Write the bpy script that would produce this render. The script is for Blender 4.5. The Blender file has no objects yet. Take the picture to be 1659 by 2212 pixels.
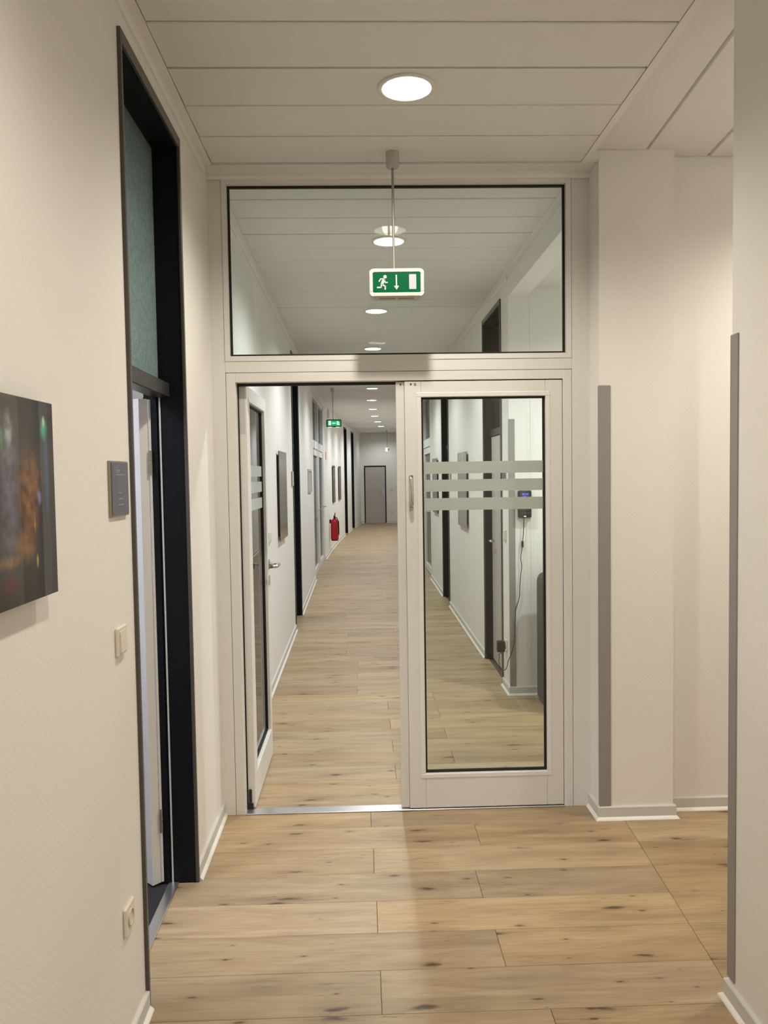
import bpy, bmesh, math, random
from mathutils import Vector, Matrix
random.seed(7)
SC = bpy.context.scene
COL = SC.collection
PI = math.pi

# ------------------------------------------------------------------ camera
YAW, PITCH, ROLL = .0279, .0475, .0153
CAM = Vector((-.0875, -3.6676, 1.6))
def cam_axes():
    f = Vector((math.sin(YAW)*math.cos(PITCH), math.cos(YAW)*math.cos(PITCH), -math.sin(PITCH)))
    r = Vector((math.cos(YAW), -math.sin(YAW), 0)); u = r.cross(f)
    return r*math.cos(ROLL)-u*math.sin(ROLL), u*math.cos(ROLL)+r*math.sin(ROLL), f
cr, cu, cf = cam_axes()
cd = bpy.data.cameras.new('camera'); cam = bpy.data.objects.new('camera', cd); COL.objects.link(cam)
cd.sensor_fit = 'HORIZONTAL'; cd.sensor_width = 36.0; cd.lens = 36.0*1698.2/1659
cd.clip_start = .05; cd.clip_end = 100
cam.matrix_world = Matrix(((cr.x, cu.x, -cf.x, CAM.x), (cr.y, cu.y, -cf.y, CAM.y), (cr.z, cu.z, -cf.z, CAM.z), (0, 0, 0, 1)))
SC.camera = cam

# ------------------------------------------------------------------ world, exposure
wd = bpy.data.worlds.new('world'); SC.world = wd; wd.use_nodes = True
wd.node_tree.nodes['Background'].inputs[0].default_value = (.8, .85, 1, 1)
wd.node_tree.nodes['Background'].inputs[1].default_value = .02
SC.view_settings.view_transform = 'Standard'; SC.view_settings.look = 'None'
SC.view_settings.gamma = 1; SC.view_settings.use_curve_mapping = False
SC.view_settings.exposure = 0.0
NEAR_W, FAR_W, BACK_W = 74.0, 84.0, 58.0                    # downlight power, watts
NEAR_C, FAR_C = (1.0, .91, .78), (.94, .985, 1.0)
SPOT_DEG, SPOT_BLEND = 150, .85

# ------------------------------------------------------------------ materials
def mat(name):
    m = bpy.data.materials.new(name); m.use_nodes = True
    nt = m.node_tree; b = nt.nodes['Principled BSDF']
    return m, nt, b
def N(nt, kind, **kw):
    n = nt.nodes.new(kind)
    for k, v in kw.items():
        if k.startswith('i_'):
            key = k[2:]; key = int(key) if key.isdigit() else key.replace('_', ' ')
            n.inputs[key].default_value = v
        else: setattr(n, k, v)
    return n
def L(nt, a, b): nt.links.new(a, b)
def simple(name, col, rough=.5, metal=0.0, noise=0.0, nscale=40, bump=0.0, spec=.5):
    m, nt, b = mat(name)
    b.inputs['Roughness'].default_value = rough; b.inputs['Metallic'].default_value = metal
    b.inputs['Specular IOR Level'].default_value = spec
    b.inputs['Base Color'].default_value = (*col, 1)
    if noise or bump:
        tc = N(nt, 'ShaderNodeTexCoord'); nz = N(nt, 'ShaderNodeTexNoise', i_Scale=nscale, i_Detail=4.0)
        L(nt, tc.outputs['Object'], nz.inputs['Vector'])
        if noise:
            mx = N(nt, 'ShaderNodeMix', data_type='RGBA')
            mx.inputs[6].default_value = (*[c*(1-noise) for c in col], 1); mx.inputs[7].default_value = (*[min(1, c*(1+noise)) for c in col], 1)
            L(nt, nz.outputs['Fac'], mx.inputs[0]); L(nt, mx.outputs[2], b.inputs['Base Color'])
        if bump:
            bp = N(nt, 'ShaderNodeBump', i_Strength=bump, i_Distance=.002)
            L(nt, nz.outputs['Fac'], bp.inputs['Height']); L(nt, bp.outputs[0], b.inputs['Normal'])
    return m
def emissive(name, col, s, base=(.8, .8, .8)):
    m, nt, b = mat(name); b.inputs['Base Color'].default_value = (*base, 1)
    b.inputs['Emission Color'].default_value = (*col, 1); b.inputs['Emission Strength'].default_value = s
    tc = N(nt, 'ShaderNodeTexCoord'); nz = N(nt, 'ShaderNodeTexNoise', i_Scale=60.0)
    L(nt, tc.outputs['Object'], nz.inputs['Vector'])
    mr = N(nt, 'ShaderNodeMapRange', i_3=.9*s, i_4=1.1*s)
    L(nt, nz.outputs['Fac'], mr.inputs[0]); L(nt, mr.outputs[0], b.inputs['Emission Strength'])
    return m
def wall_material(name, col):
    m, nt, b = mat(name); b.inputs['Roughness'].default_value = .75; b.inputs['Specular IOR Level'].default_value = .25
    g = N(nt, 'ShaderNodeNewGeometry'); sp = N(nt, 'ShaderNodeSeparateXYZ'); L(nt, g.outputs['Position'], sp.inputs[0])
    ad = N(nt, 'ShaderNodeMath', operation='ADD'); L(nt, sp.outputs[0], ad.inputs[0]); L(nt, sp.outputs[1], ad.inputs[1])
    cb = N(nt, 'ShaderNodeCombineXYZ'); L(nt, ad.outputs[0], cb.inputs[0]); L(nt, sp.outputs[2], cb.inputs[1])
    wv = N(nt, 'ShaderNodeTexWave', wave_type='BANDS', bands_direction='DIAGONAL', i_Scale=30.0, i_Distortion=5.0, i_Detail=2.0)
    wv.inputs['Detail Scale'].default_value = 2.5
    L(nt, cb.outputs[0], wv.inputs['Vector'])
    nz = N(nt, 'ShaderNodeTexNoise', i_Scale=240.0, i_Detail=3.0); L(nt, cb.outputs[0], nz.inputs['Vector'])
    mm = N(nt, 'ShaderNodeMath', operation='MULTIPLY_ADD'); mm.inputs[1].default_value = .45
    L(nt, wv.outputs['Fac'], mm.inputs[0]); L(nt, nz.outputs['Fac'], mm.inputs[2])
    bp = N(nt, 'ShaderNodeBump', i_Strength=.15, i_Distance=.0015); L(nt, mm.outputs[0], bp.inputs['Height']); L(nt, bp.outputs[0], b.inputs['Normal'])
    n2 = N(nt, 'ShaderNodeTexNoise', i_Scale=1.4, i_Detail=3.0); L(nt, g.outputs['Position'], n2.inputs['Vector'])
    mx = N(nt, 'ShaderNodeMix', data_type='RGBA'); L(nt, n2.outputs['Fac'], mx.inputs[0])
    mx.inputs[6].default_value = (*[c*.965 for c in col], 1); mx.inputs[7].default_value = (*[c*1.02 for c in col], 1)
    L(nt, mx.outputs[2], b.inputs['Base Color'])
    return m
def wood_material():
    m, nt, b = mat('oak_plank')
    tc = N(nt, 'ShaderNodeTexCoord'); oi = N(nt, 'ShaderNodeObjectInfo')
    off = N(nt, 'ShaderNodeVectorMath', operation='SCALE'); off.inputs[0].default_value = (61, 37, 13); L(nt, oi.outputs['Random'], off.inputs['Scale'])
    ad = N(nt, 'ShaderNodeVectorMath', operation='ADD'); L(nt, tc.outputs['Object'], ad.inputs[0]); L(nt, off.outputs[0], ad.inputs[1])
    def mapped(s):
        k = N(nt, 'ShaderNodeVectorMath', operation='MULTIPLY'); k.inputs[1].default_value = s; L(nt, ad.outputs[0], k.inputs[0]); return k.outputs[0]
    def noise(s, sc, det, rough=.55, dist=0):
        n = N(nt, 'ShaderNodeTexNoise', i_Scale=sc, i_Detail=det, i_Roughness=rough, i_Distortion=dist); L(nt, mapped(s), n.inputs['Vector']); return n.outputs['Fac']
    broad = noise((1.0, 7.0, 1), 1.6, 4.0, .6, .6)
    streak = noise((2.2, 55.0, 1), 2.0, 5.0, .6, .25)
    fine = noise((14, 260.0, 1), 2.0, 3.0)
    def ramp(fac, stops):
        r = N(nt, 'ShaderNodeValToRGB'); L(nt, fac, r.inputs[0]); e = r.color_ramp.elements
        e[0].position, e[0].color = stops[0][0], (*stops[0][1], 1); e[1].position, e[1].color = stops[-1][0], (*stops[-1][1], 1)
        for p, c in stops[1:-1]:
            k = e.new(p); k.color = (*c, 1)
        return r.outputs[0]
    base = ramp(broad, [(.28, (.32, .23, .138)), (.44, (.425, .312, .188)), (.60, (.50, .377, .229)), (.78, (.57, .44, .275))])
    def mixc(fac, a, c, mode='MIX', clampf=None):
        x = N(nt, 'ShaderNodeMix', data_type='RGBA', blend_type=mode)
        if isinstance(fac, float): x.inputs[0].default_value = fac
        else: L(nt, fac, x.inputs[0])
        for i, v in ((6, a), (7, c)):
            if isinstance(v, tuple): x.inputs[i].default_value = (*v, 1)
            else: L(nt, v, x.inputs[i])
        return x.outputs[2]
    def maprange(v, a, bb, c, d):
        r = N(nt, 'ShaderNodeMapRange', i_1=a, i_2=bb, i_3=c, i_4=d); L(nt, v, r.inputs[0]); return r.outputs[0]
    def math2(op, a, c):
        q = N(nt, 'ShaderNodeMath', operation=op)
        for i, v in ((0, a), (1, c)):
            if isinstance(v, (int, float)): q.inputs[i].default_value = v
            else: L(nt, v, q.inputs[i])
        return q.outputs[0]
    col = mixc(maprange(streak, .5, .78, 0, .55), base, (.25, .165, .10))
    col = mixc(maprange(fine, .5, .75, 0, .14), col, (.30, .20, .12))
    # thin dark grain lines, only in patches
    gl = noise((.9, 17.0, 1), 2.2, 3.0, .5, .35)
    line = maprange(math2('ABSOLUTE', math2('SUBTRACT', gl, .5), 0), 0, .014, .6, 0)
    patch = maprange(noise((1.3, 4.0, 1), 2.0, 2.0), .5, .66, 0, 1)
    col = mixc(math2('MULTIPLY', line, patch), col, (.15, .095, .055))
    # knots: few, elongated, irregular, with a soft darker halo drawn along the grain
    warp = N(nt, 'ShaderNodeTexNoise', i_Scale=9.0, i_Detail=4.0); L(nt, mapped((1, 3, 1)), warp.inputs['Vector'])
    wv = N(nt, 'ShaderNodeVectorMath', operation='SCALE', i_Scale=.22); L(nt, warp.outputs['Color'], wv.inputs[0])
    def knots(scale, lo, smax, hal):
        wa = N(nt, 'ShaderNodeVectorMath', operation='ADD'); L(nt, mapped(scale), wa.inputs[0]); L(nt, wv.outputs[0], wa.inputs[1])
        vo = N(nt, 'ShaderNodeTexVoronoi', voronoi_dimensions='2D', i_Scale=1.0); L(nt, wa.outputs[0], vo.inputs['Vector'])
        sc = N(nt, 'ShaderNodeSeparateColor'); L(nt, vo.outputs['Color'], sc.inputs[0])
        size = maprange(sc.outputs[0], lo, 1.0, .001, smax)
        d = math2('DIVIDE', vo.outputs['Distance'], size)
        return maprange(d, .3, hal, .6, 0), maprange(d, .25, .85, .88, 0)
    for scale, lo, smax, hal in (((2.0, 7.2, 1), .30, .14, 3.2), ((4.3, 13.0, 1), .68, .12, 2.2)):
        halo, core = knots(scale, lo, smax, hal)
        col = mixc(math2('MULTIPLY', halo, maprange(streak, .3, .7, .35, 1)), col, (.22, .14, .08))
        col = mixc(core, col, (.07, .042, .026))
    tone = N(nt, 'ShaderNodeHueSaturation'); L(nt, col, tone.inputs['Color'])
    L(nt, maprange(oi.outputs['Random'], 0, 1, .81, 1.03), tone.inputs['Value'])
    rr = N(nt, 'ShaderNodeMath', operation='FRACT'); mu = N(nt, 'ShaderNodeMath', operation='MULTIPLY'); mu.inputs[1].default_value = 17.3
    L(nt, oi.outputs['Random'], mu.inputs[0]); L(nt, mu.outputs[0], rr.inputs[0])
    L(nt, maprange(rr.outputs[0], 0, 1, .95, 1.12), tone.inputs['Saturation'])
    L(nt, tone.outputs[0], b.inputs['Base Color'])
    b.inputs['Roughness'].default_value = .42; b.inputs['Specular IOR Level'].default_value = .4
    bp = N(nt, 'ShaderNodeBump', i_Strength=.12, i_Distance=.001); L(nt, streak, bp.inputs['Height']); L(nt, bp.outputs[0], b.inputs['Normal'])
    return m
def glass_material(name, tint, refl=.045, rough=0.0):
    m, nt, b = mat(name); nt.nodes.remove(b); out = nt.nodes['Material Output']
    tr = N(nt, 'ShaderNodeBsdfTransparent'); tr.inputs[0].default_value = (*tint, 1)
    gl = N(nt, 'ShaderNodeBsdfGlossy'); gl.inputs['Roughness'].default_value = rough
    fr = N(nt, 'ShaderNodeFresnel', i_IOR=1.5)
    mu = N(nt, 'ShaderNodeMath', operation='MULTIPLY'); mu.inputs[1].default_value = refl/.04; mu.use_clamp = True
    L(nt, fr.outputs[0], mu.inputs[0])
    mx = N(nt, 'ShaderNodeMixShader'); L(nt, mu.outputs[0], mx.inputs[0]); L(nt, tr.outputs[0], mx.inputs[1]); L(nt, gl.outputs[0], mx.inputs[2])
    L(nt, mx.outputs[0], out.inputs[0])
    return m
def frost_material():
    m, nt, b = mat('frosted_film'); out = nt.nodes['Material Output']
    b.inputs['Base Color'].default_value = (.68, .74, .71, 1); b.inputs['Roughness'].default_value = .6
    tl = N(nt, 'ShaderNodeBsdfTranslucent'); tl.inputs[0].default_value = (.62, .66, .62, 1)
    mx = N(nt, 'ShaderNodeMixShader', i_Fac=.35); L(nt, b.outputs[0], mx.inputs[1]); L(nt, tl.outputs[0], mx.inputs[2]); L(nt, mx.outputs[0], out.inputs[0])
    return m
def ornament_glass():
    m, nt, b = mat('ornament_glass')
    tc = N(nt, 'ShaderNodeTexCoord')
    vo = N(nt, 'ShaderNodeTexVoronoi', i_Scale=130.0); L(nt, tc.outputs['Object'], vo.inputs['Vector'])
    nz = N(nt, 'ShaderNodeTexNoise', i_Scale=70.0, i_Detail=5.0); L(nt, tc.outputs['Object'], nz.inputs['Vector'])
    rp = N(nt, 'ShaderNodeValToRGB'); L(nt, nz.outputs['Fac'], rp.inputs[0])
    rp.color_ramp.elements[0].position = .35; rp.color_ramp.elements[0].color = (.15, .20, .18, 1)
    rp.color_ramp.elements[1].position = .75; rp.color_ramp.elements[1].color = (.42, .50, .46, 1)
    L(nt, rp.outputs[0], b.inputs['Base Color']); b.inputs['Roughness'].default_value = .18
    bp = N(nt, 'ShaderNodeBump', i_Strength=.8, i_Distance=.004); L(nt, vo.outputs['Distance'], bp.inputs['Height']); L(nt, bp.outputs[0], b.inputs['Normal'])
    tl = N(nt, 'ShaderNodeBsdfTranslucent'); tl.inputs[0].default_value = (.55, .66, .62, 1)
    mx = N(nt, 'ShaderNodeMixShader', i_Fac=.45); L(nt, b.outputs[0], mx.inputs[1]); L(nt, tl.outputs[0], mx.inputs[2]); L(nt, mx.outputs[0], nt.nodes['Material Output'].inputs[0])
    return m
def print_material(name, bands, blobs, rough=.12):
    """flat colour print in object X/Z: vertical bands (x-limit, colour) plus soft blobs (cx, cz, sx, sz, colour, amount)"""
    m, nt, b = mat(name); tc = N(nt, 'ShaderNodeTexCoord'); sp = N(nt, 'ShaderNodeSeparateXYZ'); L(nt, tc.outputs['Object'], sp.inputs[0])
    span = bands[-1][0]
    dv = N(nt, 'ShaderNodeMath', operation='DIVIDE'); dv.inputs[1].default_value = span; L(nt, sp.outputs[0], dv.inputs[0])
    r = N(nt, 'ShaderNodeValToRGB'); r.color_ramp.interpolation = 'CONSTANT'; L(nt, dv.outputs[0], r.inputs[0])
    e = r.color_ramp.elements; e[0].position = 0; e[0].color = (*bands[0][1], 1); last = bands[0][0]; e.remove(e[1])
    for lim, c in bands[1:]:
        k = e.new(last/span); k.color = (*c, 1); last = lim
    nz = N(nt, 'ShaderNodeTexNoise', i_Scale=45.0, i_Detail=7.0); L(nt, tc.outputs['Object'], nz.inputs['Vector'])
    cur = r.outputs[0]
    for cx, cz, sx, sz, c, a in blobs:
        k = N(nt, 'ShaderNodeVectorMath', operation='SUBTRACT'); k.inputs[1].default_value = (cx, 0, cz); L(nt, tc.outputs['Object'], k.inputs[0])
        s = N(nt, 'ShaderNodeVectorMath', operation='MULTIPLY'); s.inputs[1].default_value = (1/sx, 0, 1/sz); L(nt, k.outputs[0], s.inputs[0])
        ln = N(nt, 'ShaderNodeVectorMath', operation='LENGTH'); L(nt, s.outputs[0], ln.inputs[0])
        mr = N(nt, 'ShaderNodeMapRange', interpolation_type='SMOOTHSTEP', i_1=0.15, i_2=1.0, i_3=a, i_4=0.0); L(nt, ln.outputs['Value'], mr.inputs[0])
        mm = N(nt, 'ShaderNodeMath', operation='MULTIPLY'); L(nt, mr.outputs[0], mm.inputs[0])
        m2 = N(nt, 'ShaderNodeMapRange', i_1=.3, i_2=.62, i_3=.25, i_4=1.0); L(nt, nz.outputs['Fac'], m2.inputs[0]); L(nt, m2.outputs[0], mm.inputs[1])
        mx = N(nt, 'ShaderNodeMix', data_type='RGBA'); L(nt, mm.outputs[0], mx.inputs[0]); L(nt, cur, mx.inputs[6]); mx.inputs[7].default_value = (*c, 1); cur = mx.outputs[2]
    L(nt, cur, b.inputs['Base Color']); b.inputs['Roughness'].default_value = rough; b.inputs['Specular IOR Level'].default_value = .3
    return m

M = {}
M['wall'] = wall_material('white_wallpaper', (.86, .84, .80))
M['wood'] = wood_material()
M['subfloor'] = simple('plank_joint', (.10, .07, .045), .9, noise=.1)
M['panel'] = simple('ceiling_panel_white', (.80, .785, .75), .6, noise=.012, nscale=300, bump=.08)
M['ceil_trim'] = simple('ceiling_trim', (.84, .825, .79), .55, noise=.01)
M['ceil_void'] = simple('ceiling_joint', (.30, .28, .25), .9, noise=.05)
M['white_alu'] = simple('white_aluminium', (.80, .795, .765), .38, noise=.012, nscale=90)
M['white_alu2'] = simple('white_aluminium_bead', (.85, .845, .82), .33, noise=.01, nscale=90)
M['seal'] = simple('black_seal', (.008, .007, .008), .6, noise=.1)
M['skirt'] = simple('skirting', (.66, .645, .61), .5, noise=.015)
M['toe'] = simple('skirting_toe', (.85, .84, .80), .4, noise=.01)
M['frame'] = simple('anthracite_frame', (.006, .0075, .010), .5, noise=.12, nscale=30, spec=.18)
M['frame_bar'] = simple('dark_transom_bar', (.030, .029, .027), .4, noise=.08)
M['frame_edge'] = simple('brown_grey_frame_edge', (.085, .075, .068), .35, noise=.05)
M['leaf_w'] = simple('pale_door_leaf', (.70, .69, .68), .4, noise=.015)
M['leaf_g'] = simple('grey_door_leaf', (.50, .47, .44), .5, noise=.03)
M['leaf_d'] = simple('dark_door_leaf', (.03, .03, .032), .5, noise=.08)
M['steel'] = simple('brushed_steel', (.62, .61, .59), .3, 1.0, noise=.05, nscale=120)
M['alu'] = simple('aluminium_strip', (.70, .70, .72), .28, .9, noise=.04, nscale=150)
M['silver'] = simple('satin_silver_plastic', (.52, .51, .48), .35, .35, noise=.03)
M['brass'] = simple('aged_brass', (.34, .30, .22), .35, .8, noise=.08)
M['glass'] = glass_material('clear_green_glass', (.925, .95, .92))
M['dark_glass'] = simple('dark_glazing', (.014, .02, .025), .2, noise=.1, spec=.1)
M['orn'] = ornament_glass()
M['frost'] = frost_material()
M['guard'] = simple('grey_guard', (.30, .29, .27), .5, noise=.03)
M['cream'] = simple('cream_plastic', (.76, .72, .63), .35, noise=.01)
M['cream_d'] = simple('socket_inner', (.60, .56, .48), .4, noise=.02)
M['black'] = simple('black_plastic', (.014, .013, .014), .45, noise=.1)
M['dgrey'] = simple('dark_grey_plastic', (.045, .045, .047), .5, noise=.08)
M['plate'] = simple('slate_blue_plate', (.105, .115, .15), .35, noise=.03)
M['print_l'] = simple('pale_print', (.34, .35, .38), .5, noise=.05)
M['carpet'] = simple('anthracite_carpet', (.022, .022, .028), .95, noise=.5, nscale=260, bump=.9)
M['red'] = simple('extinguisher_red', (.42, .008, .01), .25, noise=.05)
M['signred'] = simple('sign_red', (.55, .03, .025), .4, noise=.04)
M['white'] = simple('white_plastic', (.80, .80, .77), .4, noise=.01)
M['lgrey'] = simple('pale_grey_plastic', (.60, .60, .58), .4, noise=.02)
M['green'] = emissive('sign_green', (.0, .28, .10), .02, (.0, .085, .034))
M['picto'] = emissive('sign_white', (.85, 1, .9), .03, (.52, .54, .50))
M['picto2'] = simple('sign_white_door', (.42, .42, .45), .5, noise=.02)
for k_ in ('green', 'picto'):
    M[k_].node_tree.nodes['Principled BSDF'].inputs['Specular IOR Level'].default_value = .08
M['sign_white'] = simple('sign_housing_white', (.52, .52, .48), .45, noise=.01)
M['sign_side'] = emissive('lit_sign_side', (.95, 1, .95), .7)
M['green_lit'] = emissive('lit_sign_green', (.005, .42, .12), 1.0, (.0, .15, .05))
M['picto_lit'] = emissive('lit_sign_white', (.85, 1, .85), 2.2)
M['dark_green'] = simple('sign_rim_green', (.004, .045, .022), .4, noise=.05)
M['lamp'] = emissive('lamp_tube', (.95, .97, 1), 20.0)
M['lamp'].cycles.emission_sampling = 'NONE'
M['reflector'] = simple('faceted_reflector', (.93, .93, .95), .16, .55, noise=.03, nscale=60)
M['ring'] = simple('downlight_ring', (.78, .76, .71), .35, noise=.01)
M['rod'] = simple('painted_rod', (.33, .31, .28), .4, .3, noise=.03)
M['rose'] = simple('ceiling_rose', (.50, .48, .43), .5, noise=.02)
M['blue_led'] = emissive('blue_display', (.10, .14, 1.0), 2.0, (.02, .02, .1))
M['green_led'] = emissive('green_led', (.3, 1, .75), 3.0)
M['fine'] = simple('notice_paper', (.45, .45, .43), .5, noise=.12, nscale=25)
M['art_near'] = print_material('panel_print_near',
    [(.30, (.02, .03, .06)), (.372, (.06, .068, .075)), (.395, (.01, .010, .014)), (.505, (.062, .050, .040)), (.565, (.024, .016, .011)), (.60, (.006, .005, .007)), (.64, (.060, .062, .066)), (.67, (.05, .045, .042))],
    [(.46, .21, .055, .17, (.20, .19, .26), .8), (.462, .325, .022, .05, (.42, .44, .46), .8), (.43, .31, .015, .03, (.10, .30, .12), .8),
     (.55, .21, .075, .115, (.34, .15, .045), .85), (.52, .11, .07, .05, (.30, .14, .05), .8), (.45, .085, .06, .018, (.36, .19, .06), .9), (.45, .045, .05, .03, (.15, .03, .035), .8),
     (.594, .12, .016, .16, (.006, .005, .008), 1.0), (.622, .335, .022, .03, (.04, .55, .28), .95), (.622, .35, .010, .016, (.55, .75, .65), .9), (.628, .25, .016, .12, (.08, .14, .30), .8), (.59, .20, .014, .025, (.25, .22, .5), .9),
     (.572, .075, .008, .022, (.45, .30, .10), 1.0), (.565, .15, .006, .03, (.35, .2, .07), 1.0), (.30, .20, .09, .18, (.05, .08, .2), .8)])
M['art_far'] = print_material('panel_print_brown', [(.2, (.12, .095, .082)), (.45, (.10, .08, .07)), (.7, (.115, .092, .08))],
    [(.3, .62, .5, .13, (.24, .21, .195), .9), (.3, .10, .5, .16, (.15, .11, .07), .9), (.2, .35, .1, .4, (.16, .135, .125), .6)])
M['art_mix'] = print_material('panel_print_bands', [(.12, (.05, .03, .03)), (.24, (.20, .19, .21)), (.33, (.10, .05, .045)), (.45, (.26, .25, .26)), (.55, (.07, .045, .05)), (.7, (.16, .14, .15))],
    [(.35, .2, .3, .2, (.13, .11, .09), .7), (.3, .6, .3, .15, (.22, .16, .15), .7)])

# ------------------------------------------------------------------ mesh helpers
class MB:
    def __init__(s): s.v = []; s.f = []; s.sm = []
    def add(s, vs, fs, smooth=False):
        o = len(s.v); s.v += [tuple(p) for p in vs]
        for f in fs: s.f.append([o+i for i in f]); s.sm.append(smooth)
        return s
    def hexa(s, p):   # p: 8 points, bottom ring 0-3 then top ring 4-7
        return s.add(p, [(0, 3, 2, 1), (4, 5, 6, 7), (0, 1, 5, 4), (1, 2, 6, 5), (2, 3, 7, 6), (3, 0, 4, 7)])
    def box(s, x0, x1, y0, y1, z0, z1):
        return s.hexa([(x0, y0, z0), (x1, y0, z0), (x1, y1, z0), (x0, y1, z0), (x0, y0, z1), (x1, y0, z1), (x1, y1, z1), (x0, y1, z1)])
    def chbox(s, x0, x1, y0, y1, z0, z1, c=.002):  # box with all edges chamfered
        vs = []; fs = []
        b = bmesh.new(); r = bmesh.ops.create_cube(b, size=1)
        for v in b.verts: v.co = Vector(((x0+x1)/2+v.co.x*(x1-x0), (y0+y1)/2+v.co.y*(y1-y0), (z0+z1)/2+v.co.z*(z1-z0)))
        c = min(c, .45*min(x1-x0, y1-y0, z1-z0))
        bmesh.ops.bevel(b, geom=b.edges[:], offset=c, segments=1, affect='EDGES')
        b.verts.index_update()
        vs = [v.co[:] for v in b.verts]; fs = [[v.index for v in f.verts] for f in b.faces]; b.free()
        return s.add(vs, fs)
    def lathe(s, prof, n=24, c=(0, 0, 0), axis='z', smooth=True, closed=False):
        o = []
        for r, h in prof:
            for k in range(n):
                a = 2*PI*k/n; x, y = r*math.cos(a), r*math.sin(a)
                p = {'z': (x, y, h), 'y': (x, h, y), 'x': (h, x, y)}[axis]
                o.append((c[0]+p[0], c[1]+p[1], c[2]+p[2]))
        fs = []
        m = len(prof)
        for i in range(m-1):
            for k in range(n): fs.append((i*n+k, i*n+(k+1) % n, (i+1)*n+(k+1) % n, (i+1)*n+k))
        return s.add(o, fs, smooth)
    def cyl(s, r, h0, h1, c=(0, 0, 0), axis='z', n=20):
        s.lathe([(r, h0), (r, h1)], n, c, axis)
        for h, flip in ((h0, 1), (h1, 0)):
            ring = []
            for k in range(n):
                a = 2*PI*k/n; x, y = r*math.cos(a), r*math.sin(a)
                p = {'z': (x, y, h), 'y': (x, h, y), 'x': (h, x, y)}[axis]; ring.append((c[0]+p[0], c[1]+p[1], c[2]+p[2]))
            s.add(ring, [list(range(n))])
        return s
    def prism(s, pts, y0, y1):   # polygon in XZ extruded in Y
        n = len(pts); v = [(x, y0, z) for x, z in pts]+[(x, y1, z) for x, z in pts]
        return s.add(v, [list(range(n)), list(range(2*n-1, n-1, -1))]+[(i, (i+1) % n, n+(i+1) % n, n+i) for i in range(n)])
    def tube(s, path, r, n=8):
        P = [Vector(p) for p in path]; rings = []
        up = Vector((.13, .21, .97))
        for i, p in enumerate(P):
            t = (P[min(i+1, len(P)-1)]-P[max(i-1, 0)]).normalized()
            a = t.cross(up)
            if a.length < .05: a = t.cross(Vector((1, 0, 0)))
            a.normalize(); b = t.cross(a)
            rings += [tuple(p+a*(r*math.cos(2*PI*k/n))+b*(r*math.sin(2*PI*k/n))) for k in range(n)]
        fs = [(i*n+k, i*n+(k+1) % n, (i+1)*n+(k+1) % n, (i+1)*n+k) for i in range(len(P)-1) for k in range(n)]
        fs += [list(range(n)), [(len(P)-1)*n+k for k in range(n)]]
        return s.add(rings, fs, True)
    def sweep(s, path, prof):  # path in XY, prof = closed polygon of (offset to the right of travel, z), mitred
        P = [Vector(p) for p in path]; n = len(P); m = len(prof); vs = []
        for i in range(n):
            d0 = (P[i]-P[i-1]).normalized() if i else None; d1 = (P[i+1]-P[i]).normalized() if i < n-1 else None
            if d0 is None: d0 = d1
            if d1 is None: d1 = d0
            n0 = Vector((d0.y, -d0.x)); n1 = Vector((d1.y, -d1.x)); b = (n0+n1).normalized(); b = b/max(.3, b.dot(n0))
            vs += [(P[i].x+b.x*o, P[i].y+b.y*o, z) for o, z in prof]
        fs = [(i*m+k, i*m+(k+1) % m, (i+1)*m+(k+1) % m, (i+1)*m+k) for i in range(n-1) for k in range(m)]
        fs += [list(range(m)), [(n-1)*m+k for k in range(m)]]
        return s.add(vs, fs)
    def mesh(s, name, m):
        me = bpy.data.meshes.new(name); me.from_pydata(s.v, [], s.f)
        bm = bmesh.new(); bm.from_mesh(me); bmesh.ops.recalc_face_normals(bm, faces=bm.faces); bm.to_mesh(me); bm.free()
        for p, k in zip(me.polygons, s.sm): p.use_smooth = k
        me.materials.append(M[m] if isinstance(m, str) else m)
        return me
    def build(s, name, m, parent=None, loc=(0, 0, 0), rz=0):
        o = bpy.data.objects.new(name, s.mesh(name, m)); COL.objects.link(o)
        o.location = loc; o.rotation_euler = (0, 0, rz)
        if parent: o.parent = parent
        return o
def tag(o, label, cat, group=None):
    o['label'] = label; o['category'] = cat
    if group: o['group'] = group
    return o
def thing(name, label, cat, loc=(0, 0, 0), rz=0, group=None):
    o = bpy.data.objects.new(name, None); COL.objects.link(o); o.empty_display_size = .05
    o.location = loc; o.rotation_euler = (0, 0, rz)
    return tag(o, label, cat, group)
def struct_root(name, loc=(0, 0, 0), rz=0, label=None):
    o = bpy.data.objects.new(name, None); COL.objects.link(o); o.empty_display_size = .05
    o.location = loc; o.rotation_euler = (0, 0, rz); o['kind'] = 'structure'
    if label: o['label'] = label
    return o
def struct(mb, name, m, label=None):
    o = mb.build(name, m); o['kind'] = 'structure'
    if label: o['label'] = label
    return o
def ring_frame(mb, x0, x1, z0, z1, w, y0, y1):
    mb.box(x0, x1, y0, y1, z1-w, z1); mb.box(x0, x1, y0, y1, z0, z0+w)
    mb.box(x0, x0+w, y0, y1, z0+w, z1-w); mb.box(x1-w, x1, y0, y1, z0+w, z1-w); return mb
def rrect(w, h, r, n=5, cx=0, cz=0):
    pts = []
    for qx, qz, a0 in ((w/2-r, h/2-r, 0), (-w/2+r, h/2-r, 90), (-w/2+r, -h/2+r, 180), (w/2-r, -h/2+r, 270)):
        for k in range(n+1):
            a = math.radians(a0+90*k/n); pts.append((cx+qx+r*math.cos(a), cz+qz+r*math.sin(a)))
    return pts

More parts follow.
